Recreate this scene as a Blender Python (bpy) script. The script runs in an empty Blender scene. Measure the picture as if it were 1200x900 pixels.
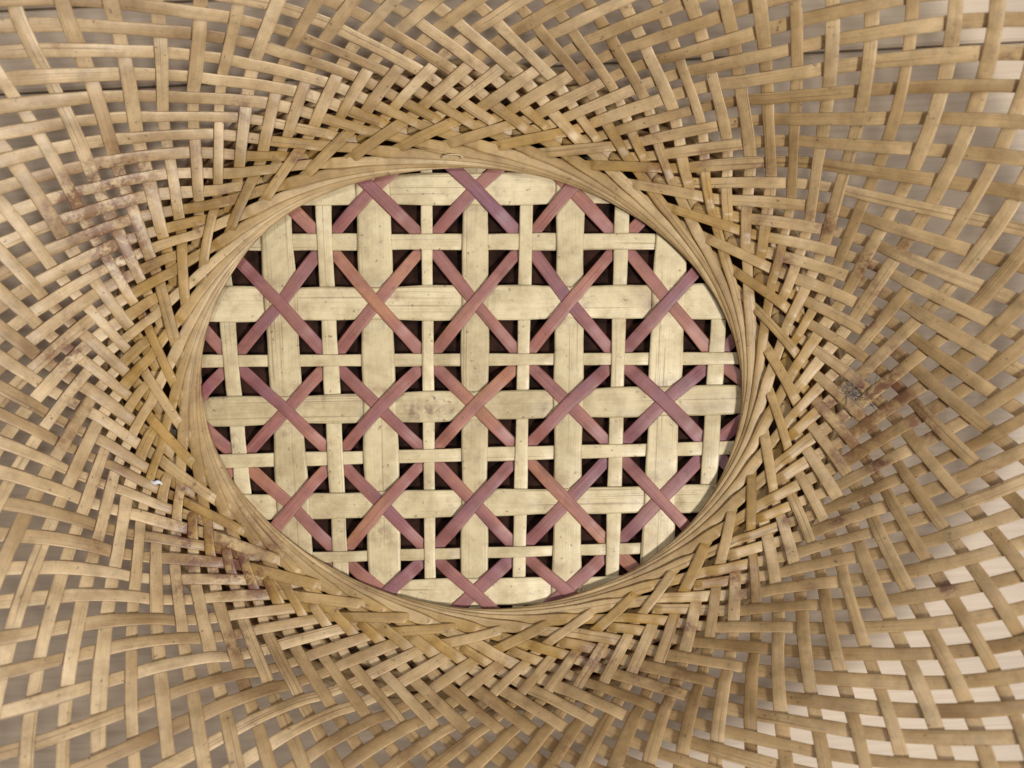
import bpy, math, random
import numpy as np
random.seed(7); rng = np.random.RandomState(11)
scene = bpy.context.scene

# ------------------------------------------------------------------ camera
H = 0.50            # camera height above the basket's base plane (m)
S = 0.0004          # metres per photo pixel on the base plane
cam_d = bpy.data.cameras.new('camera'); cam = bpy.data.objects.new('camera', cam_d)
scene.collection.objects.link(cam); scene.camera = cam
cam.location = (0, 0, H); cam.rotation_euler = (0, 0, 0)
cam_d.sensor_width = 36; cam_d.lens = 36*H/(1200*S)
cam_d.clip_start = 0.01; cam_d.clip_end = 60
cam_d.dof.use_dof = True; cam_d.dof.focus_distance = H-0.01; cam_d.dof.aperture_fstop = 5.0

# ------------------------------------------------------------------ light
w = bpy.data.worlds.new('World'); scene.world = w; w.use_nodes = True
w.node_tree.nodes['Background'].inputs[0].default_value = (1.0, 0.97, 0.93, 1)
w.node_tree.nodes['Background'].inputs[1].default_value = 0.10
def area(name, loc, target, size, power, col):
    d = bpy.data.lights.new(name, 'AREA'); d.shape = 'DISK'; d.size = size
    d.energy = power; d.color = col
    o = bpy.data.objects.new(name, d); scene.collection.objects.link(o)
    o.location = loc
    v = np.array(target, float)-np.array(loc, float)
    from mathutils import Vector
    o.rotation_euler = Vector(v).to_track_quat('-Z', 'Y').to_euler()
    return o
area('ceiling_light', (-0.35, 0.9, 2.0), (0, 0, 0), 0.6, 15, (1, 0.965, 0.91))
area('window_light', (1.45, -0.85, 2.55), (0.1, -0.05, 0), 0.5, 104, (1, 0.975, 0.94))
scene.view_settings.view_transform = 'Standard'; scene.view_settings.look = 'None'
scene.view_settings.exposure = 0.14; scene.view_settings.gamma = 1.0

# ------------------------------------------------------------------ helpers
def W(px, py, z=0.0):
    """photo pixel -> point of the basket at height z"""
    k = S*(H-z)/H
    return np.array([(px-600)*k, (450-py)*k, z])
def link(o, parent=None):
    scene.collection.objects.link(o)
    if parent: o.parent = parent
    return o
def mesh_obj(name, verts, faces, mat, parent=None, uvs=None, attrs=None, smooth=True):
    me = bpy.data.meshes.new(name)
    me.from_pydata([tuple(v) for v in verts], [], [tuple(f) for f in faces])
    me.materials.append(mat)
    if smooth: me.polygons.foreach_set('use_smooth', [True]*len(me.polygons))
    if uvs is not None:
        uv = me.uv_layers.new(name='UVMap')
        idx = np.zeros(len(me.loops), dtype=np.int32); me.loops.foreach_get('vertex_index', idx)
        uv.data.foreach_set('uv', np.asarray(uvs, dtype=np.float32)[idx].ravel())
    for an, av in (attrs or {}).items():
        a = me.attributes.new(an, 'FLOAT', 'POINT'); a.data.foreach_set('value', np.asarray(av, dtype=np.float32))
    me.update()
    return link(bpy.data.objects.new(name, me), parent)

PROF = [(-.5, -.42), (-.5, .10), (-.42, .38), (-.18, .56), (.18, .56), (.42, .38), (.5, .10), (.5, -.42)]
STAINS = [(95, 238, 42, 1.3), (150, 205, 36, 1.1), (140, 290, 32, 1.5), (50, 410, 22, .8), (90, 425, 20, .9), (268, 655, 32, 1.7),
          (215, 610, 30, .6), (1012, 470, 36, 1.1), (990, 520, 26, .9), (1080, 480, 30, .6), (1085, 505, 20, .7),
          (690, 772, 26, .6), (1160, 560, 18, .8), (1110, 690, 10, 1.5), (945, 250, 16, .5), (1180, 75, 14, .9),
          (70, 55, 9, .8), (790, 815, 30, .5), (290, 745, 22, .4), (870, 690, 26, .7), (1060, 290, 20, .6), (895, 350, 22, .5),
          (482, 480, 10, 1.2), (499, 483, 10, 1.3), (516, 478, 9, 1.1), (450, 632, 12, .8), (772, 362, 13, .7), (246, 452, 17, 1.5), (292, 598, 16, .8), (325, 640, 16, .8), (268, 520, 14, .9),
          (745, 665, 12, .8), (310, 352, 8, .6), (385, 520, 8, .6), (640, 480, 8, .5), (690, 235, 8, .4)]
def ribbon(name, P, N, width, thick, mat, parent, gold=None, taper=(0, 0), v0=None):
    """flat split-bamboo strip swept along P (k x 3) with surface normals N"""
    P = np.asarray(P, float); N = np.asarray(N, float)
    T = np.gradient(P, axis=0); T /= np.linalg.norm(T, axis=1)[:, None]
    A = np.cross(T, N); A /= np.linalg.norm(A, axis=1)[:, None]
    N = np.cross(A, T)
    L = np.concatenate([[0], np.cumsum(np.linalg.norm(np.diff(P, axis=0), axis=1))])
    width = np.broadcast_to(np.asarray(width, float), (len(P),)).copy()
    ph = rng.uniform(0, 6.28, 3)
    width *= 1+0.045*np.sin(L*55+ph[0])+0.03*np.sin(L*140+ph[1])
    if taper[0]: width *= np.clip(0.35+0.65*L/taper[0], 0, 1)
    if taper[1]: width *= np.clip(0.35+0.65*(L[-1]-L)/taper[1], 0, 1)
    k = len(P); m = len(PROF)
    V = np.zeros((k*m, 3)); UV = np.zeros((k*m, 2))
    off = rng.uniform(0, 40) if v0 is None else v0
    for q, (a, b) in enumerate(PROF):
        V[q::m] = P+A*(a*width)[:, None]+N*(b*np.broadcast_to(thick, (k,)))[:, None]
        UV[q::m, 0] = a*width; UV[q::m, 1] = L+off
    F = []
    for i in range(k-1):
        for q in range(m):
            q2 = (q+1) % m
            F.append((i*m+q, i*m+q2, (i+1)*m+q2, (i+1)*m+q))
    F.append(tuple(range(m))[::-1]); F.append(tuple((k-1)*m+q for q in range(m)))
    st = np.zeros(k*m)
    kk = H/(S*(H-V[:, 2])); X = V[:, 0]*kk+600; Y = 450-V[:, 1]*kk
    for (sx, sy, r, a) in STAINS:
        st += a*np.exp(-((X-sx)**2+(Y-sy)**2)/(r*r))
    g = np.zeros(k*m) if gold is None else np.repeat(gold, m)
    return mesh_obj(name, V, F, mat, parent, UV, {'stain': st, 'gold': g})

# ------------------------------------------------------------------ materials
def new_mat(name):
    m = bpy.data.materials.new(name); m.use_nodes = True
    nt = m.node_tree; bs = nt.nodes['Principled BSDF']
    return m, nt, bs
def nd(nt, t, **kw):
    n = nt.nodes.new(t)
    for k, v in kw.items():
        if k == 'inp':
            for kk, vv in v.items(): n.inputs[kk].default_value = vv
        else: setattr(n, k, v)
    return n
def ramp(nt, stops, interp='LINEAR'):
    r = nt.nodes.new('ShaderNodeValToRGB'); cr = r.color_ramp; cr.interpolation = interp
    while len(cr.elements) < len(stops): cr.elements.new(0.5)
    for e, (p, c) in zip(cr.elements, stops):
        e.position = p; e.color = (*c, 1) if len(c) == 3 else c
    return r
def mix(nt, fac, a, b, mode='MIX'):
    n = nt.nodes.new('ShaderNodeMix'); n.data_type = 'RGBA'; n.blend_type = mode
    for sock, v in ((n.inputs[0], fac), (n.inputs[6], a), (n.inputs[7], b)):
        if hasattr(v, 'is_linked'): nt.links.new(v, sock)
        elif isinstance(v, (int, float)): sock.default_value = v
        else: sock.default_value = (*v, 1)
    return n.outputs[2]
def mth(nt, op, a, b=0.0, c=None):
    n = nt.nodes.new('ShaderNodeMath'); n.operation = op
    for i, v in enumerate((a, b) if c is None else (a, b, c)):
        if hasattr(v, 'is_linked'): nt.links.new(v, n.inputs[i])
        else: n.inputs[i].default_value = v
    return n.outputs[0]

def bamboo(name, shades, gold_col, stain_col, rough=(0.38, 0.6), fibre=0.5, speck=0.55, grime=0.5, transl=0.0):
    m, nt, bs = new_mat(name); lk = nt.links
    uv = nd(nt, 'ShaderNodeUVMap'); oi = nd(nt, 'ShaderNodeObjectInfo')
    tc = nd(nt, 'ShaderNodeTexCoord')
    # per-strip shade
    base = ramp(nt, [(i/(len(shades)-1), s) for i, s in enumerate(shades)])
    wob = nd(nt, 'ShaderNodeTexNoise', inp={'Scale': 1.0, 'Detail': 3.0})
    mp = nd(nt, 'ShaderNodeMapping'); mp.inputs['Scale'].default_value = (60, 22, 1)
    lk.new(uv.outputs[0], mp.inputs[0]); lk.new(mp.outputs[0], wob.inputs['Vector'])
    f = mth(nt, 'ADD', mth(nt, 'MULTIPLY', oi.outputs['Random'], 0.5), mth(nt, 'MULTIPLY', wob.outputs[0], 1.5))
    f = mth(nt, 'SUBTRACT', f, 0.5); f.node.use_clamp = True
    lk.new(f, base.inputs[0])
    col = base.outputs[0]
    # gold tint for the handled, varnished braid
    ga = nd(nt, 'ShaderNodeAttribute', attribute_name='gold')
    col = mix(nt, mth(nt, 'MULTIPLY', ga.outputs['Fac'], 0.92), col, mix(nt, f, tuple(x*0.72 for x in gold_col), gold_col))
    # fibres along the strip
    fb = nd(nt, 'ShaderNodeTexNoise', inp={'Scale': 1.0, 'Detail': 5.0, 'Roughness': 0.65})
    mp2 = nd(nt, 'ShaderNodeMapping'); mp2.inputs['Scale'].default_value = (2600, 26, 1)
    lk.new(uv.outputs[0], mp2.inputs[0]); lk.new(mp2.outputs[0], fb.inputs['Vector'])
    fr = ramp(nt, [(0.30, (1-fibre*.55,)*3), (0.5, (1-fibre*.1,)*3), (0.72, (1+fibre*.12,)*3)])
    lk.new(fb.outputs[0], fr.inputs[0])
    col = mix(nt, 1.0, col, fr.outputs[0], 'MULTIPLY')
    # grime patches
    gn = nd(nt, 'ShaderNodeTexNoise', inp={'Scale': 34.0, 'Detail': 6.0, 'Roughness': 0.7})
    lk.new(tc.outputs['Object'], gn.inputs['Vector'])
    gr = ramp(nt, [(0.50, (0, 0, 0)), (0.74, (1, 1, 1))]); lk.new(gn.outputs[0], gr.inputs[0])
    col = mix(nt, mth(nt, 'MULTIPLY', gr.outputs[0], grime), col, (0.20, 0.115, 0.055))
    # fine mottling
    m2 = nd(nt, 'ShaderNodeTexNoise', inp={'Scale': 110.0, 'Detail': 5.0, 'Roughness': 0.7}); lk.new(tc.outputs['Object'], m2.inputs['Vector'])
    mr = ramp(nt, [(0.32, (0.76, 0.73, 0.70)), (0.55, (1.0, 1.0, 1.0)), (0.7, (1.08, 1.08, 1.08))]); lk.new(m2.outputs[0], mr.inputs[0])
    col = mix(nt, 1.0, col, mr.outputs[0], 'MULTIPLY')
    # node bands of the cane, irregularly spaced
    bn = nd(nt, 'ShaderNodeTexNoise', inp={'Scale': 1.0, 'Detail': 1.0})
    mp3 = nd(nt, 'ShaderNodeMapping'); mp3.inputs['Scale'].default_value = (20, 130, 1)
    lk.new(uv.outputs[0], mp3.inputs[0]); lk.new(mp3.outputs[0], bn.inputs['Vector'])
    br = ramp(nt, [(0.69, (0, 0, 0)), (0.76, (1, 1, 1))]); lk.new(bn.outputs[0], br.inputs[0])
    col = mix(nt, mth(nt, 'MULTIPLY', br.outputs[0], 0.40), col, (0.17, 0.09, 0.04))
    # split lines along the grain
    ck = nd(nt, 'ShaderNodeTexNoise', inp={'Scale': 1.0, 'Detail': 1.0})
    mp4 = nd(nt, 'ShaderNodeMapping'); mp4.inputs['Scale'].default_value = (900, 7, 1); mp4.inputs['Location'].default_value = (3, 5, 0)
    lk.new(uv.outputs[0], mp4.inputs[0]); lk.new(mp4.outputs[0], ck.inputs['Vector'])
    cr_ = ramp(nt, [(0.66, (0, 0, 0)), (0.69, (1, 1, 1))]); lk.new(ck.outputs[0], cr_.inputs[0])
    col = mix(nt, mth(nt, 'MULTIPLY', cr_.outputs[0], 0.5), col, (0.14, 0.075, 0.035))
    # dark specks
    sn = nd(nt, 'ShaderNodeTexNoise', inp={'Scale': 420.0, 'Detail': 2.0, 'Roughness': 0.5})
    lk.new(tc.outputs['Object'], sn.inputs['Vector'])
    sr = ramp(nt, [(0.68, (0, 0, 0)), (0.74, (1, 1, 1))]); lk.new(sn.outputs[0], sr.inputs[0])
    col = mix(nt, mth(nt, 'MULTIPLY', sr.outputs[0], speck), col, (0.075, 0.04, 0.03))
    # dye and rust stains where the photograph has them
    sa = nd(nt, 'ShaderNodeAttribute', attribute_name='stain')
    s2 = nd(nt, 'ShaderNodeTexNoise', inp={'Scale': 150.0, 'Detail': 6.0, 'Roughness': 0.75})
    lk.new(tc.outputs['Object'], s2.inputs['Vector'])
    sf = mth(nt, 'MULTIPLY', sa.outputs['Fac'], mth(nt, 'MULTIPLY', mth(nt, 'SUBTRACT', s2.outputs[0], 0.41), 6.5))
    sf.node.use_clamp = True
    s3 = nd(nt, 'ShaderNodeTexNoise', inp={'Scale': 60.0, 'Detail': 2.0})
    lk.new(tc.outputs['Object'], s3.inputs['Vector'])
    scol = ramp(nt, [(0.38, stain_col), (0.62, (0.22, 0.10, 0.045))]); lk.new(s3.outputs[0], scol.inputs[0])
    col = mix(nt, mth(nt, 'MULTIPLY', sf, 0.8), col, scol.outputs[0])
    lk.new(col, bs.inputs['Base Color'])
    rr = nd(nt, 'ShaderNodeMapRange'); rr.inputs['To Min'].default_value = rough[0]; rr.inputs['To Max'].default_value = rough[1]
    lk.new(gn.outputs[0], rr.inputs[0]); lk.new(rr.outputs[0], bs.inputs['Roughness'])
    bs.inputs['Specular IOR Level'].default_value = 0.45
    if transl > 0:
        out = nt.nodes['Material Output']; tr = nd(nt, 'ShaderNodeBsdfTranslucent'); ms = nd(nt, 'ShaderNodeMixShader')
        tcx = mix(nt, 1.0, col, (1.25, 0.98, 0.62), 'MULTIPLY'); lk.new(tcx, tr.inputs[0]); ms.inputs[0].default_value = transl
        lk.new(bs.outputs[0], ms.inputs[1]); lk.new(tr.outputs[0], ms.inputs[2]); lk.new(ms.outputs[0], out.inputs['Surface'])
    bp = nd(nt, 'ShaderNodeBump', inp={'Strength': 0.35, 'Distance': 0.00025})
    lk.new(fb.outputs[0], bp.inputs['Height'])
    lk.new(bp.outputs[0], bs.inputs['Normal'])
    return m

M_WALL = bamboo('aged bamboo', [(0.35, 0.22, 0.11), (0.54, 0.385, 0.205), (0.69, 0.53, 0.31), (0.80, 0.66, 0.43)],
                (0.50, 0.30, 0.075), (0.13, 0.035, 0.035), rough=(0.30, 0.52), grime=0.45, transl=0.32)
M_FOOT = bamboo('brown bamboo with painted shade', [(0.11, 0.058, 0.032), (0.17, 0.095, 0.05), (0.24, 0.15, 0.08)],
                (0.3, 0.17, 0.06), (0.13, 0.035, 0.035), grime=0.5)  # brown foot bamboo, darkened further to paint shade into the braid gaps
M_PALE = bamboo('pale bamboo', [(0.42, 0.335, 0.19), (0.53, 0.435, 0.26), (0.63, 0.525, 0.33)],
                (0.5, 0.33, 0.15), (0.13, 0.10, 0.08), rough=(0.32, 0.5), fibre=0.36, grime=0.4, speck=0.6)
M_DYE = bamboo('dyed bamboo', [(0.20, 0.090, 0.120), (0.23, 0.085, 0.085), (0.30, 0.120, 0.092), (0.39, 0.175, 0.088)],
               (0.42, 0.15, 0.07), (0.16, 0.03, 0.05), rough=(0.40, 0.58), fibre=0.9, grime=0.25, speck=0.5)

def wood():
    m, nt, bs = new_mat('weathered table wood'); lk = nt.links
    tc = nd(nt, 'ShaderNodeTexCoord'); oi = nd(nt, 'ShaderNodeObjectInfo')
    ad = nd(nt, 'ShaderNodeVectorMath', operation='ADD')
    cb = nd(nt, 'ShaderNodeCombineXYZ'); lk.new(mth(nt, 'MULTIPLY', oi.outputs['Random'], 9.0), cb.inputs[0])
    lk.new(mth(nt, 'MULTIPLY', oi.outputs['Random'], 3.0), cb.inputs[1])
    lk.new(tc.outputs['Object'], ad.inputs[0]); lk.new(cb.outputs[0], ad.inputs[1])
    mp = nd(nt, 'ShaderNodeMapping'); mp.inputs['Scale'].default_value = (4, 420, 5); lk.new(ad.outputs[0], mp.inputs[0])
    n1 = nd(nt, 'ShaderNodeTexNoise', inp={'Scale': 1.0, 'Detail': 8.0, 'Roughness': 0.65, 'Distortion': 0.4}); lk.new(mp.outputs[0], n1.inputs['Vector'])
    r = ramp(nt, [(0.25, (0.40, 0.315, 0.23)), (0.5, (0.475, 0.385, 0.29)), (0.75, (0.53, 0.435, 0.335))]); lk.new(n1.outputs[0], r.inputs[0])
    n2 = nd(nt, 'ShaderNodeTexNoise', inp={'Scale': 9.0, 'Detail': 4.0}); lk.new(ad.outputs[0], n2.inputs['Vector'])
    r2 = ramp(nt, [(0.35, (0.86, 0.85, 0.86)), (0.65, (1.08, 1.07, 1.04))]); lk.new(n2.outputs[0], r2.inputs[0])
    col = mix(nt, 1.0, r.outputs[0], r2.outputs[0], 'MULTIPLY')
    lk.new(col, bs.inputs['Base Color']); bs.inputs['Roughness'].default_value = 0.62
    bp = nd(nt, 'ShaderNodeBump', inp={'Strength': 0.3, 'Distance': 0.0006}); lk.new(n1.outputs[0], bp.inputs['Height']); lk.new(bp.outputs[0], bs.inputs['Normal'])
    return m
M_WOOD = wood()
def plain(name, c1, c2, scale=120, rough=0.8):
    m, nt, bs = new_mat(name)
    tc = nd(nt, 'ShaderNodeTexCoord'); n = nd(nt, 'ShaderNodeTexNoise', inp={'Scale': float(scale), 'Detail': 4.0})
    nt.links.new(tc.outputs['Object'], n.inputs['Vector']); r = ramp(nt, [(0.35, c1), (0.65, c2)])
    nt.links.new(n.outputs[0], r.inputs[0]); nt.links.new(r.outputs[0], bs.inputs['Base Color'])
    bs.inputs['Roughness'].default_value = rough
    return m
M_DARK = plain('dark shade backing', (0.010, 0.005, 0.004), (0.034, 0.015, 0.010), rough=1.0)  # near-black colour stands in for the shade below the base holes
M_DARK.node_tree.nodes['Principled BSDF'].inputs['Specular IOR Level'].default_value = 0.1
M_FLUFF = plain('grey dust', (0.07, 0.05, 0.045), (0.24, 0.20, 0.18))
M_WHITE = plain('white chip', (0.42, 0.41, 0.42), (0.62, 0.62, 0.64), rough=0.4)

# ------------------------------------------------------------------ table
ZT = -0.024
table = bpy.data.objects.new('wooden_table', None); link(table); table.location = (0, 0, ZT)
table['label'] = 'weathered grey brown plank table top seen through the weave under the basket'; table['category'] = 'table'
ang = math.radians(2.95)
def plank(y0, y1, zoff):
    g = 0.0006; x0, x1 = -1.1, 1.1; b = 0.0012; t = 0.03
    ys = [y0+g, y0+g+b, y1-g-b, y1-g]; zs = [-b, 0, 0, -b]
    V = []; F = []
    for x in (x0, x1):
        for y, z in zip(ys, zs): V.append((x, y, z+zoff))
        V += [(x, y1-g, -t), (x, y0+g, -t)]
    for q in range(6): F.append((q, (q+1) % 6, 6+(q+1) % 6, 6+q))
    F += [tuple(range(6))[::-1], tuple(range(6, 12))]
    o = mesh_obj('plank', V, F, M_WOOD, table, smooth=False)
    o.rotation_euler = (0, 0, ang)
ysm = (450-79)*S*(H-ZT)/H   # seam of the boards at the photo's x = 600
ysm *= math.cos(ang)
edges = [ysm+0.30, ysm+0.155, ysm+0.041, ysm, ysm-0.42, ysm-0.60, ysm-0.80]
edges = [ysm+0.62, ysm+0.46]+edges
for a, b in zip(edges[1:], edges[:-1]): plank(a, b, rng.uniform(-.0004, .0004))

# ------------------------------------------------------------------ traced weave lattice
N = 76
C2 = """507,73 547,78 583,78 627,82 667,87 703,95 743,103 773,113 808,126 845,145 873,165 897,187 918,213 944,237 963,263
980,295 995,318 1003,353 1015,382 1017,417 1022,447 1013,490 1005,523 994,555 986,583 969,610 953,633 934,660 913,682 888,705
863,731 830,749 807,767 773,775 742,792 710,800 675,807 643,810 615,813 578,813 545,814 510,810 472,802 437,792 398,780
358,768 328,762 295,740 268,720 245,707 212,680 187,653 172,632 152,602 140,572 118,540 113,512 110,483 95,453 96,422
93,389 104,361 107,332 123,300 140,272 152,237 172,217 198,183 228,160 258,142 281,126 324,100 358,97 395,85 425,78 467,80"""
C1 = """463,123 498,118 528,122 567,130 600,125 638,130 667,137 693,142 729,149 757,163 785,177 817,195 838,215 862,232 890,257
905,280 928,302 943,325 948,353 953,382 960,407 963,443 955,473 955,498 945,530 937,557 932,585 918,605 899,629 885,652
863,675 838,693 817,707 792,723 765,733 738,745 707,753 673,763 647,772 613,782 585,782 557,777 520,768 490,762 465,752
429,744 393,740 368,730 340,712 322,698 272,683 255,657 237,637 213,621 200,600 173,572 170,552 158,520 152,492 147,458
145,438 145,408 150,383 153,355 165,329 172,298 187,275 206,251 232,240 257,213 277,195 307,170 337,155 370,142 397,133 430,128"""
C3 = """447,25 495,30 541,27 586,28 627,35 672,38 718,43 759,62 795,70 837,88 865,103 901,123 924,147 962,178 987,205
1010,240 1028,272 1049,305 1058,342 1075,376 1078,415 1083,452 1070,495 1062,528 1050,562 1033,593 1016,627 1001,654 978,681 960,707
925,737 900,760 868,783 838,800 800,815 767,830 730,839 693,843 658,853 623,857 583,855 547,860 508,850 473,845 425,837
387,827 347,812 310,798 282,782 245,765 212,737 177,717 158,695 133,662 118,630 92,603 84,567 68,535 52,497 41,464
37,432 38,398 42,363 43,325 62,293 77,255 93,222 117,188 143,160 165,135 202,117 240,88 280,72 312,50 362,47 402,35"""
def parse(s): return np.array([[float(a) for a in t.split(',')] for t in s.split()])
C1, C2, C3 = parse(C1), parse(C2), parse(C3)
assert len(C1) == len(C2) == len(C3) == N
UF = 4; US = np.arange(0, N, 1/UF)            # fine u samples
def periodic(us, pts, smooth=0.55):
    """gaussian-weighted local linear fit of points given at parameters us, sampled at US"""
    us = np.asarray(us) % N; out = np.zeros((len(US), 2))
    for k, u in enumerate(US):
        d = (us-u+N/2) % N-N/2
        wt = np.exp(-0.5*(d/smooth)**2)
        A = np.stack([np.ones_like(d), d], 1)*wt[:, None]
        sol = np.linalg.lstsq(A.T@np.stack([np.ones_like(d), d], 1), A.T@pts, rcond=None)[0]
        out[k] = sol[0]
    return out
idx = np.arange(1, N+1)
G1 = periodic(idx-0.25, C1, 1.3); G2 = periodic(idx+1.25, C2, 1.05); G3 = periodic(idx+0.25, C3, 1.05)
K4 = {4: (700, -20), 5: (745, -5), 6: (795, 5), 7: (835, 22), 8: (877, 40), 9: (905, 65), 10: (960, 85), 11: (995, 110), 12: (1035, 140), 13: (1063, 172), 14: (1092, 208),
      15: (1110, 253), 16: (1125, 295), 17: (1143, 335), 18: (1157, 382), 19: (1162, 420), 20: (1155, 460), 21: (1147, 493), 22: (1138, 541),
      23: (1133, 580), 24: (1100, 620), 25: (1078, 650), 26: (1060, 687), 27: (1040, 728), 28: (1010, 759), 29: (983, 775), 30: (948, 807),
      31: (910, 837), 32: (872, 852), 33: (838, 868), 34: (795, 878), 35: (760, 892), 36: (720, 903), 44: (365, 878), 45: (325, 860),
      46: (287, 843), 47: (245, 828), 48: (205, 808), 49: (170, 780), 50: (140, 752), 51: (110, 722), 52: (80, 692), 53: (55, 659),
      54: (35, 620), 64: (0, 233), 65: (21, 198), 66: (48, 158), 67: (84, 130), 68: (118, 94), 69: (150, 68), 70: (192, 47),
      71: (240, 27), 72: (285, 10), 73: (330, -8)}
K5 = {11: (1022, 53), 12: (1063, 88), 13: (1103, 118), 14: (1138, 152), 15: (1163, 200), 16: (1188, 240), 17: (1205, 293),
      23: (1205, 560), 24: (1182, 608), 25: (1162, 650), 26: (1137, 692), 27: (1117, 735), 28: (1083, 773), 29: (1057, 803), 30: (1017, 828),
      31: (985, 857), 32: (943, 880), 47: (243, 905), 48: (190, 878), 49: (155, 852), 50: (110, 827), 51: (78, 797), 52: (38, 757),
      53: (15, 728), 67: (-8, 133), 68: (20, 85), 69: (67, 48), 70: (108, 28), 71: (153, 5)}
def extend(Ga, Gb, known, du, g):
    E = Gb+g*(Gb-Ga)
    # smooth the prior
    ker = np.exp(-0.5*(np.arange(-12, 13)/4.0)**2); ker /= ker.sum()
    E = np.stack([np.convolve(np.concatenate([E[-12:, c], E[:, c], E[:12, c]]), ker, 'valid') for c in (0, 1)], 1)
    if known:
        us = np.array([m+du for m in known]) % N; pts = np.array([known[m] for m in known], float)
        ei = np.stack([np.interp(us, np.append(US, N), np.append(E[:, c], E[0, c])) for c in (0, 1)], 1)
        res = pts-ei; out = E.copy()
        for k, u in enumerate(US):
            d = (us-u+N/2) % N-N/2
            wt = np.exp(-0.5*(d/1.7)**2); wf = np.exp(-0.5*(d/3.0)**2)
            far = (wf[:, None]*res).sum(0)/(wf.sum()+0.6)
            near = (wt[:, None]*res).sum(0)/(wt.sum()+1e-6); a = min(1, wt.sum())
            out[k] += a*near+(1-a)*far
        E = out
    return E
G4 = extend(G2, G3, K4, 2.25, 1.12)
G5 = extend(G3, G4, K5, 1.75, 0.76)
G6 = extend(G4, G5, None, 0, 1.08)
G7 = extend(G5, G6, None, 0, 1.05)
G8 = extend(G6, G7, None, 0, 1.0)
RIM = np.array([(250, 370), (300, 287), (345, 247), (430, 216), (490, 206), (553, 201), (620, 208), (700, 235), (760, 270), (803, 307), (838, 352), (860, 400),
       (868, 450), (862, 508), (845, 552), (820, 595), (780, 638), (720, 675), (650, 700), (570, 710), (490, 701), (430, 681), (370, 650),
       (320, 611), (280, 570), (252, 520), (237, 450)], float)
CEN = np.array([553., 455.])
ra = np.arctan2(RIM[:, 1]-CEN[1], RIM[:, 0]-CEN[0]); rr_ = np.hypot(RIM[:, 0]-CEN[0], RIM[:, 1]-CEN[1])
def rim_r(a):
    d = (ra[None]-np.atleast_1d(a)[:, None]+math.pi) % (2*math.pi)-math.pi
    wt = np.exp(-0.5*(d/0.16)**2)
    # local linear in angle
    s0 = wt.sum(1); s1 = (wt*d).sum(1); s2 = (wt*d*d).sum(1); t0 = (wt*rr_).sum(1); t1 = (wt*d*rr_).sum(1)
    return (s2*t0-s1*t1)/(s0*s2-s1*s1)
ga = np.arctan2(G1[:, 1]-CEN[1], G1[:, 0]-CEN[0])
ker = np.exp(-0.5*(np.arange(-20, 21)/8.0)**2); ker /= ker.sum()
gu = np.unwrap(ga); ext = np.concatenate([gu[-20:]-2*math.pi*np.sign(gu[-1]-gu[0]), gu, gu[:20]+2*math.pi*np.sign(gu[-1]-gu[0])])
ga = np.convolve(ext, ker, 'valid')
R = rim_r(ga)+6
G0 = CEN+np.stack([np.cos(ga), np.sin(ga)], 1)*R[:, None]
def blend(f): return G1*(1-f)+G0*f
ker2 = np.exp(-0.5*(np.arange(-12, 13)/5.0)**2); ker2 /= ker2.sum()
def smoo(E): return np.stack([np.convolve(np.concatenate([E[-12:, c], E[:, c], E[:12, c]]), ker2, 'valid') for c in (0, 1)], 1)
LEV = [(-40, smoo(blend(.93))), (-30, smoo(blend(.975))), (-25, smoo(blend(.97))), (-17, smoo(blend(.885))), (-10, smoo(blend(.745))), (-7, smoo(blend(.61))), (-4.5, smoo(blend(.43))), (-2.5, blend(.26)*.5+smoo(blend(.26))*.5), (-0.5, G1), (2.5, G2), (5.5, G3), (8.5, G4), (10.5, G5), (12.5, G6), (14.5, G7), (16.5, G8), (21.5, G8+2.5*(G8-G7))]
LN = np.array([l[0] for l in LEV], float); LG = np.stack([l[1] for l in LEV])   # levels x U x 2
ZK = np.array([(-40, -5.0), (-30, -4.1), (-25, -3.4), (-17, -2.0), (-10, 0.0), (-7, 1.9), (-4.5, 3.5), (-2.5, 4.1), (-0.5, 3.9), (2.5, 10.5), (5.5, 25.0), (8.5, 42.0), (10.5, 54.0), (12.5, 65.0), (14.5, 76.0), (16.5, 86.0), (21.5, 108.0)])
def hermite(xs, ys, x):
    xs = np.asarray(xs, float); k = int(np.clip(np.searchsorted(xs, x)-1, 0, len(xs)-2))
    h = xs[k+1]-xs[k]; t = (x-xs[k])/h
    def sl(i):
        if i <= 0: return (ys[1]-ys[0])/(xs[1]-xs[0])
        if i >= len(xs)-1: return (ys[-1]-ys[-2])/(xs[-1]-xs[-2])
        a = (ys[i]-ys[i-1])/(xs[i]-xs[i-1]); b = (ys[i+1]-ys[i])/(xs[i+1]-xs[i])
        ha, hb = xs[i]-xs[i-1], xs[i+1]-xs[i]
        return (a*hb+b*ha)/(ha+hb)
    m0, m1 = sl(k)*h, sl(k+1)*h
    return (2*t**3-3*t*t+1)*ys[k]+(t**3-2*t*t+t)*m0+(-2*t**3+3*t*t)*ys[k+1]+(t**3-t*t)*m1
def Mpt(u, n):
    """lattice coordinates -> point on the bowl"""
    uf = (u % N)*UF; i = int(uf) % len(US); f = uf-int(uf); j = (i+1) % len(US)
    ys = LG[:, i]*(1-f)+LG[:, j]*f
    p = hermite(LN, ys, n); z = hermite(ZK[:, 0], ZK[:, 1], n)*1e-3
    return W(p[0], p[1], z)
def Mnorm(u, n):
    e = 0.4
    a = Mpt(u+e, n)-Mpt(u-e, n); b = Mpt(u, n+e)-Mpt(u, n-e)
    v = np.cross(a, b); v /= np.linalg.norm(v)
    return v if v[2] > 0 else -v
def signP(n):
    if n <= -7: return -1
    if n <= -3: return 1
    if n <= -1: return -1
    if n <= 8: return 1 if (n//3) % 2 == 0 else -1
    return -1 if ((n-9)//2) % 2 == 0 else 1
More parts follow.
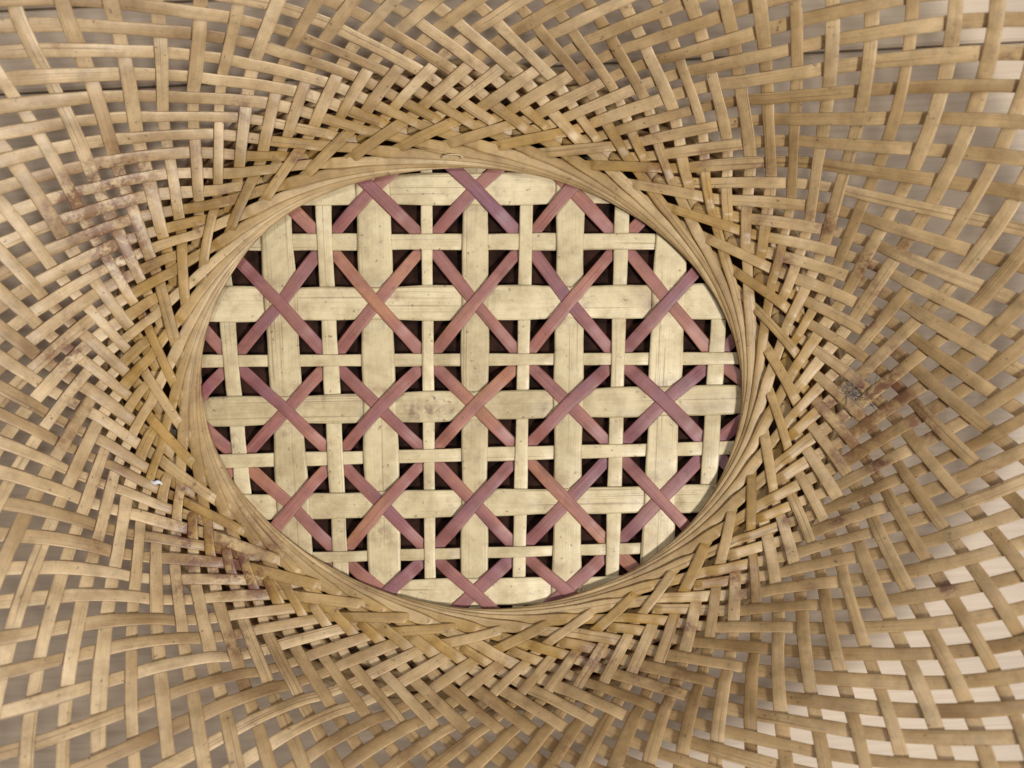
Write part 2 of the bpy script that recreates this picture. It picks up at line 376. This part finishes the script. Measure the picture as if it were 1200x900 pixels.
def hP(n):
    a = math.floor(n); t = n-a
    if -8 <= n <= -6:
        t = min(1, max(0, (n+7.32)/0.60)); t = t*t*(3-2*t)
        return 2*t-1
    t = t*t*(3-2*t)
    return signP(a)*(1-t)+signP(a+1)*t

for k in range(90):      # dirt lodged in the tight part of the weave
    a = k*2.39996; q = CEN+np.array([math.cos(a), math.sin(a)])*(rim_r(np.array([a]))[0]+rng.uniform(55, 190))
    STAINS.append((q[0], q[1], rng.uniform(7, 19), rng.uniform(.3, .95)*(1.25 if abs(math.cos(a)) > .6 else .7)))
# ------------------------------------------------------------------ basket
basket = bpy.data.objects.new('woven_basket', None); link(basket); basket.location = (0, 0, 0)
basket['label'] = 'oval flared bamboo basket with herringbone woven wall and pink crosses on its base'; basket['category'] = 'basket'
AMP = 0.00080; TH = 0.00058; NMAX = 19.2
def gold_of(n): return float(np.clip((0.3-n)/1.2, 0, 1)) if n > -6 else float(np.clip(1-(-6-n)/7*0.5, 0.5, 1))
def wall_strip(fam, i):
    odd = i % 2 == 1
    if fam == 'P': n0 = -4.2 if odd else -10.5
    else: n0 = -5.0 if odd else -34.0
    ns = np.concatenate([np.arange(n0, -11, 0.2), np.arange(max(n0, -11), 0, 0.1), np.arange(0, NMAX+1e-6, 0.2)]) if n0 < -11 else np.concatenate([np.arange(n0, 0, 0.1), np.arange(0, NMAX+1e-6, 0.2)])
    P = []; Nn = []; gold = []; wd = []; HH = []
    wj = rng.normal(0, 0.05); lj = rng.normal(0, 0.018)
    for n in ns:
        u = (i+n/2 if fam == 'P' else i-n/2)+lj*min(1, max(0, n+3))
        p = Mpt(u, n); nn = Mnorm(u, n)
        s = hP(n)*(1 if fam == 'P' else -1)
        h = AMP*s*(1-0.48*min(1, max(0, (-3-n)/1.5)))
        if fam == 'P' and n < -7.0: h -= 0.0003*min(1, (-7.0-n)/0.4)
        if odd and n < -2:   # the odd strips turn down behind the braid into the foot
            t = min(1, (-2-n)/1.0); h -= 0.0024*t
            if n < -3.0: h -= 0.0024*(-3.0-n)
        if n > 2: h += AMP*0.1*math.sin(i*2.3+n*1.1)
        HH.append(h)
        if n < -5: a = min(1, (-5-n)/3); nn = nn*(1-a)+np.array([0, 0, 1.])*a; nn /= np.linalg.norm(nn)
        P.append(p); Nn.append(nn); gold.append(gold_of(n)*(0.75+0.25*math.sin(i*1.7))+(0.34*float(np.clip((p[0]+0.14)/0.22-p[1]*1.5, 0, 1)) if n > 0 else 0))
        wb = 5.0+0.085*min(9, max(0, n))
        if n < 0: wb = 5.05-min(1, -n/2)*0.35
        if fam == 'Q' and -10.5 < n < -6: wb *= 1+0.14*math.exp(-((n+8)/1.2)**2)
        if n < -19: wb *= max(0.30, 1-(-19-n)*0.05)
        wd.append(wb*1e-3*(1+wj))
    # split bamboo is stiff: it takes the lattice points in an even sweep
    P = np.array(P); kk = np.arange(-21, 22); kw = np.exp(-0.5*(kk/8.5)**2); kw /= kw.sum()
    pad = np.concatenate([P[0]+(P[0]-P[21:0:-1]), P, P[-1]+(P[-1]-P[-2:-23:-1])])
    Ps = np.stack([np.convolve(pad[:, c], kw, 'valid') for c in range(3)], 1)
    a = np.clip((ns+3)/3, 0, 1)[:, None]
    P = P*(1-a)+Ps*a+np.array(Nn)*np.array(HH)[:, None]
    name = 'spiral_strip' if fam == 'P' else 'counter_spiral_strip'
    th = TH*(1+0.85*np.clip((-8-ns)/4, 0, 1)) if fam == 'Q' else TH      # the coil strips are left round
    ribbon(name, P, Nn, wd, th, M_WALL, basket, np.array(gold))
for i in range(N): wall_strip('P', i)
for i in range(N): wall_strip('Q', i)

def tube(name, pts, r, mat, parent, closed=True, seg=10, flat=1.0):
    P = np.asarray(pts, float); k = len(P)
    T = (np.roll(P, -1, 0)-np.roll(P, 1, 0)) if closed else np.gradient(P, axis=0)
    T /= np.linalg.norm(T, axis=1)[:, None]
    up = np.array([0, 0, 1.]); A = np.cross(T, up); A /= np.linalg.norm(A, axis=1)[:, None]; B = np.cross(A, T)
    L = np.concatenate([[0], np.cumsum(np.linalg.norm(np.diff(P, axis=0), axis=1))])
    V = []; UV = []
    for i in range(k):
        for q in range(seg):
            a = 2*math.pi*q/seg
            V.append(P[i]+A[i]*math.cos(a)*r+B[i]*math.sin(a)*r*flat); UV.append((a*r, L[i]))
    F = []
    for i in range(k if closed else k-1):
        for q in range(seg): F.append((i*seg+q, i*seg+(q+1) % seg, ((i+1) % k)*seg+(q+1) % seg, ((i+1) % k)*seg+q))
    if not closed: F += [tuple(range(seg))[::-1], tuple((k-1)*seg+q for q in range(seg))]
    V = np.array(V)
    return mesh_obj(name, V, F, mat, parent, UV, {'stain': np.zeros(len(V)), 'gold': np.full(len(V), .35)})
# rim binding at the top of the wall, outside the picture
rimpts = [Mpt(u, NMAX-0.2) for u in np.arange(0, N, 0.5)]
tube('rim_hoop', rimpts, 0.0045, M_WALL, basket)
# foot: twisted hoops that carry the basket on the table
def foot_pt(a, off, z):
    r = rim_r(np.array([a]))[0]+off
    q = CEN+np.array([math.cos(a), math.sin(a)])*r
    return W(q[0], q[1], 0)*np.array([1, 1, 0])+np.array([0, 0, z])
for k, (off, z) in enumerate([(94, -.0062), (112, -.0125), (122, -.0155), (131, -.0185), (138, -.0213)]):
    tw = []
    for s in np.arange(0, 2*math.pi, 2*math.pi/420):
        tw.append(foot_pt(s, off+3.5*math.sin(38*s+k*1.6), z+0.0008*math.cos(38*s+k*1.6)))
    tube('foot_hoop', tw, 0.0021, M_WALL, basket, flat=1.0)
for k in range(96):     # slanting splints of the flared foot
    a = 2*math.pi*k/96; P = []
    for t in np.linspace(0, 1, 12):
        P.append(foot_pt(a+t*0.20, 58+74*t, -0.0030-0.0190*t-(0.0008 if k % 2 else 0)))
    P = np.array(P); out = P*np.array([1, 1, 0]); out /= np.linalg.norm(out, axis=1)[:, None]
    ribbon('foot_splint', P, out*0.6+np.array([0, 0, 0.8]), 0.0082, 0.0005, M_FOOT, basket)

# ------------------------------------------------------------------ base panel
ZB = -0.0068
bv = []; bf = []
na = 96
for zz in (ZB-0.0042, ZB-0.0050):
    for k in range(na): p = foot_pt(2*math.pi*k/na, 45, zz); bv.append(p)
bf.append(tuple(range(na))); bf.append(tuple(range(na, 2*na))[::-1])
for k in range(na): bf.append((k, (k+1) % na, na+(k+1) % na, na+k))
base = mesh_obj('base', bv, bf, M_DARK, basket, smooth=False)  # added sheet that makes the openings between the slats look shaded
base['label'] = 'dark panel added under the openwork base to stand in for its shade'

def line(a, b):   # through two photo points
    return np.array(a, float), np.array(b, float)
VW = {0: (line((212, 300), (226, 600)), 38), 1: (line((322, 240), (344, 600)), 38), 2: (line((438, 250), (450, 640)), 39.5), 3: (line((557, 250), (556, 640)), 31.5),
      4: (line((668, 280), (664.5, 640)), 34), 5: (line((786, 290), (772, 620)), 38), 6: (line((905, 290), (888, 620)), 38)}
VN = {0: (line((264, 350), (283, 560)), 18.5), 1: (line((379.5, 260), (397, 620)), 18.5), 2: (line((500, 260), (503.5, 620)), 13.5), 3: (line((616.5, 260), (609, 640)), 15),
      4: (line((728.5, 260), (719.5, 600)), 16.5), 5: (line((845, 330), (831, 560)), 19)}
HW = {0: (line((450, 222), (640, 221)), 37), 1: (line((270, 356.5), (850, 353)), 40), 2: (line((270, 482), (850, 468.5)), 34.5), 3: (line((400, 592.5), (800, 584.5)), 31.5),
      4: (line((500, 695), (640, 692)), 32)}
HN = {0: (line((350, 283.5), (760, 283)), 19.5), 1: (line((260, 423), (850, 420)), 14.5), 2: (line((280, 540), (850, 525)), 16), 3: (line((400, 652.5), (740, 643)), 13),
      -1: (line((400, 168), (700, 167)), 16), 4: (line((450, 742), (640, 740)), 14)}
def isect(l1, l2):
    (a, b), (c, d) = l1, l2
    A = np.array([b-a, -(d-c)]).T
    t = np.linalg.solve(A, c-a)
    return a+(b-a)*t[0]
def inside(p, m=26):
    v = p-CEN; return np.hypot(*v) < rim_r(np.array([math.atan2(v[1], v[0])]))[0]+m
def base_strip(name, pts, zf, width, mat, zoff=0.0, thick=0.0005):
    """pts: polyline in photo pixels; zf(p) -> height (m) over the base plane"""
    D = []
    for a, b in zip(pts[:-1], pts[1:]):
        k = max(2, int(np.hypot(*(b-a))/2.5))
        D += [a+(b-a)*t for t in np.linspace(0, 1, k, endpoint=False)]
    D.append(pts[-1]); D = [p for p in D if inside(p)]
    if len(D) < 4: return
    P = []
    for p in D: P.append(W(p[0], p[1], ZB)+np.array([0, 0, zf(p)+zoff]))
    ker = np.array([1, 2, 3, 2, 1.])/9
    P = np.array(P); Zs = np.convolve(np.pad(P[:, 2], 2, 'edge'), ker, 'valid'); P[:, 2] = Zs
    ribbon(name, P, np.tile([0, 0, 1.], (len(P), 1)), width*S, thick, mat, base)
def bump(d, half, soft):  # 1 within half, 0 beyond half+soft
    t = np.clip((half+soft-abs(d))/soft, 0, 1); return t*t*(3-2*t)
LV = 0.00056
for c in VW:
    for r in HW:      # dye bled and dirt lodged beside the crosses
        q = isect(VW[c][0], HW[r][0])
        for dx, dy in ((-22, -8), (22, -8), (-22, 8), (22, 8), (-8, -24), (8, -24), (-8, 24), (8, 24)):
            if rng.rand() < 0.6: STAINS.append((q[0]+dx+rng.uniform(-4, 4), q[1]+dy+rng.uniform(-4, 4), rng.uniform(4, 8), rng.uniform(.3, .8)))
def full(l, vertical):
    a, b = l
    d = (b-a)/(b-a)[1 if vertical else 0]
    return [a+d*((140 if vertical else 180)-a[1 if vertical else 0]), a+d*((780 if vertical else 930)-a[1 if vertical else 0])]
for c, (l, wdt) in VW.items():
    def zf(p, c=c):
        z = 0
        for r, (hl, hw) in HN.items(): z += LV*0.7*bump(p[1]-isect(l, hl)[1], hw/2+2, 12)
        for r, (hl, hw) in HW.items(): z += (LV*0.5 if (c+r) % 2 == 0 else -LV*1.1)*bump(p[1]-isect(l, hl)[1], hw/2+1, 9)
        return z
    base_strip('wide_strip', full(l, True), zf, wdt, M_PALE)
for r, (l, wdt) in HW.items():
    def zf(p, r=r):
        z = 0
        for c, (vl, vw) in VN.items(): z += LV*0.7*bump(p[0]-isect(l, vl)[0], vw/2+2, 12)
        for c, (vl, vw) in VW.items(): z += (-LV*1.1 if (c+r) % 2 == 0 else LV*0.5)*bump(p[0]-isect(l, vl)[0], vw/2+1, 9)
        return z
    base_strip('wide_strip', full(l, False), zf, wdt, M_PALE)
for c, (l, wdt) in VN.items():
    def zf(p, c=c):
        z = 0
        for r, (hl, hw) in HW.items(): z -= LV*1.2*bump(p[1]-isect(l, hl)[1], hw/2+1, 10)
        for r, (hl, hw) in HN.items(): z += (LV*0.7 if (c+r) % 2 == 1 else -LV*.7)*bump(p[1]-isect(l, hl)[1], hw/2+2, 10)
        return z
    base_strip('narrow_strip', full(l, True), zf, wdt, M_PALE)
for r, (l, wdt) in HN.items():
    def zf(p, r=r):
        z = 0
        for c, (vl, vw) in VW.items(): z -= LV*1.2*bump(p[0]-isect(l, vl)[0], vw/2+1, 10)
        for c, (vl, vw) in VN.items(): z += (-LV*0.7 if (c+r) % 2 == 1 else LV*.7)*bump(p[0]-isect(l, vl)[0], vw/2+2, 10)
        return z
    base_strip('narrow_strip', full(l, False), zf, wdt, M_PALE)
# dyed diagonals: over the wide crossings, under the narrow crossings
TOPB = {(1, 1), (2, 1), (1, 2), (5, 2), (4, 3), (5, 3), (3, 0), (2, 0), (3, 4), (4, 4)}   # where the falling diagonal lies on top
def diag(fall):
    for s in range(-6, 12):
        seq = []
        for c in range(0, 7):
            r = c-s if fall else s-c
            if 0 <= r <= 4:
                seq.append((isect(VW[c][0], HW[r][0]), 'w', c, r))
            # narrow crossing to the right of column c
            rn = r if fall else r-1
            if c in VN and rn in HN:
                seq.append((isect(VN[c][0], HN[rn][0]), 'n', c, rn))
        # leading narrow crossing on entry
        if len(seq) < 2: continue
        d0 = seq[0][0]-seq[1][0]; d1 = seq[-1][0]-seq[-2][0]
        pts = [seq[0][0]+d0*0.6]+[q[0] for q in seq]+[seq[-1][0]+d1*0.6]
        jit = rng.uniform(-1.5, 1.5, 2)
        def zf(p):
            z = -0.0002
            for q, kind, c, r in seq:
                d = np.hypot(*(p-q))
                if kind == 'w':
                    top = ((c, r) in TOPB) == fall
                    z += (0.00175 if top else 0.0010)*bump(d, 36, 20)
                else:
                    z += (-0.00105 if fall else -0.0016)*bump(d, 14, 20)
            return z
        base_strip('dyed_strip', pts, zf, 15.2+rng.uniform(-.9, .9), M_DYE, thick=0.00045)
diag(True); diag(False)

# ------------------------------------------------------------------ small litter lying in the basket
def blob_mesh(name, c, pts_n, r, mat, label, cat, fibres=14, white=False):
    root = None; V = []; F = []
    for k in range(fibres):
        p0 = np.array(c)+rng.normal(0, r*0.45, 3)*np.array([1, 1, .25])
        d = rng.normal(0, 1, 3)*np.array([1, 1, .3]); d /= np.linalg.norm(d)
        e = np.cross(d, [0, 0, 1]); e /= np.linalg.norm(e)+1e-9; f = np.cross(d, e)
        rad = r*rng.uniform(.008, .022); ln = r*rng.uniform(.25, .8); b = len(V); sg = 7; bend = rng.uniform(-1, 1)
        for i in range(sg):
            t = i/(sg-1)-.5; q = p0+d*ln*t*2+e*bend*ln*(t*t)*2
            rr = rad*(1-abs(2*t)**3*.8)
            for a in range(5): V.append(q+(e*math.cos(a*1.2566)+f*math.sin(a*1.2566))*rr)
        for i in range(sg-1):
            for a in range(5): F.append((b+i*5+a, b+i*5+(a+1) % 5, b+(i+1)*5+(a+1) % 5, b+(i+1)*5+a))
    o = mesh_obj(name, V, F, mat); o['label'] = label; o['category'] = cat
    return o
def on_wall(px, py, up=0.0012):
    best = None
    for u in np.arange(0, N, .5):
        for n in np.arange(-3, 10, .5):
            p = Mpt(u, n); k = H/(S*(H-p[2])); q = (p[0]*k+600, 450-p[1]*k); d = math.hypot(q[0]-px, q[1]-py)
            if best is None or d < best[0]: best = (d, u, n, p)
    return best[3]+Mnorm(best[1], best[2])*up
blob_mesh('dust_tuft', on_wall(1008, 458, 0.0008), 0, 0.0085, M_FLUFF, 'grey fluff of dust caught on the right wall of the basket', 'dust', 90)
# white chip: a small folded flake
c = on_wall(184, 560, 0.0013)
Vc = []; Fc = []
for i in range(9):
    t = i/8-.5
    for a in range(6):
        an = a*math.pi/3; wv = 0.0011*(1-abs(2*t)**2*.6)
        Vc.append(c+np.array([t*0.0058, -t*0.0016+math.cos(an)*wv+0.0006*math.sin(t*7), math.sin(an)*0.0005+0.0004*math.cos(t*6)]))
for i in range(8):
    for a in range(6): Fc.append((i*6+a, i*6+(a+1) % 6, (i+1)*6+(a+1) % 6, (i+1)*6+a))
Fc += [tuple(range(6))[::-1], tuple(48+q for q in range(6))]
o = mesh_obj('white_chip', Vc, Fc, M_WHITE); o['label'] = 'small white chip caught in the braid at the left of the basket'; o['category'] = 'chip'
# frayed splinter curling up from the coil at the top
c = W(531, 186, 0.001); P = []
for t in np.linspace(0, 1, 16):
    a = math.pi*(1.05-t*1.15); P.append(c+np.array([math.cos(a)*0.0046, math.sin(a)*0.0016, 0.0010+0.0010*math.sin(math.pi*t)]))
tube('frayed_splinter', P, 0.00035, M_PALE, basket, closed=False, seg=6)
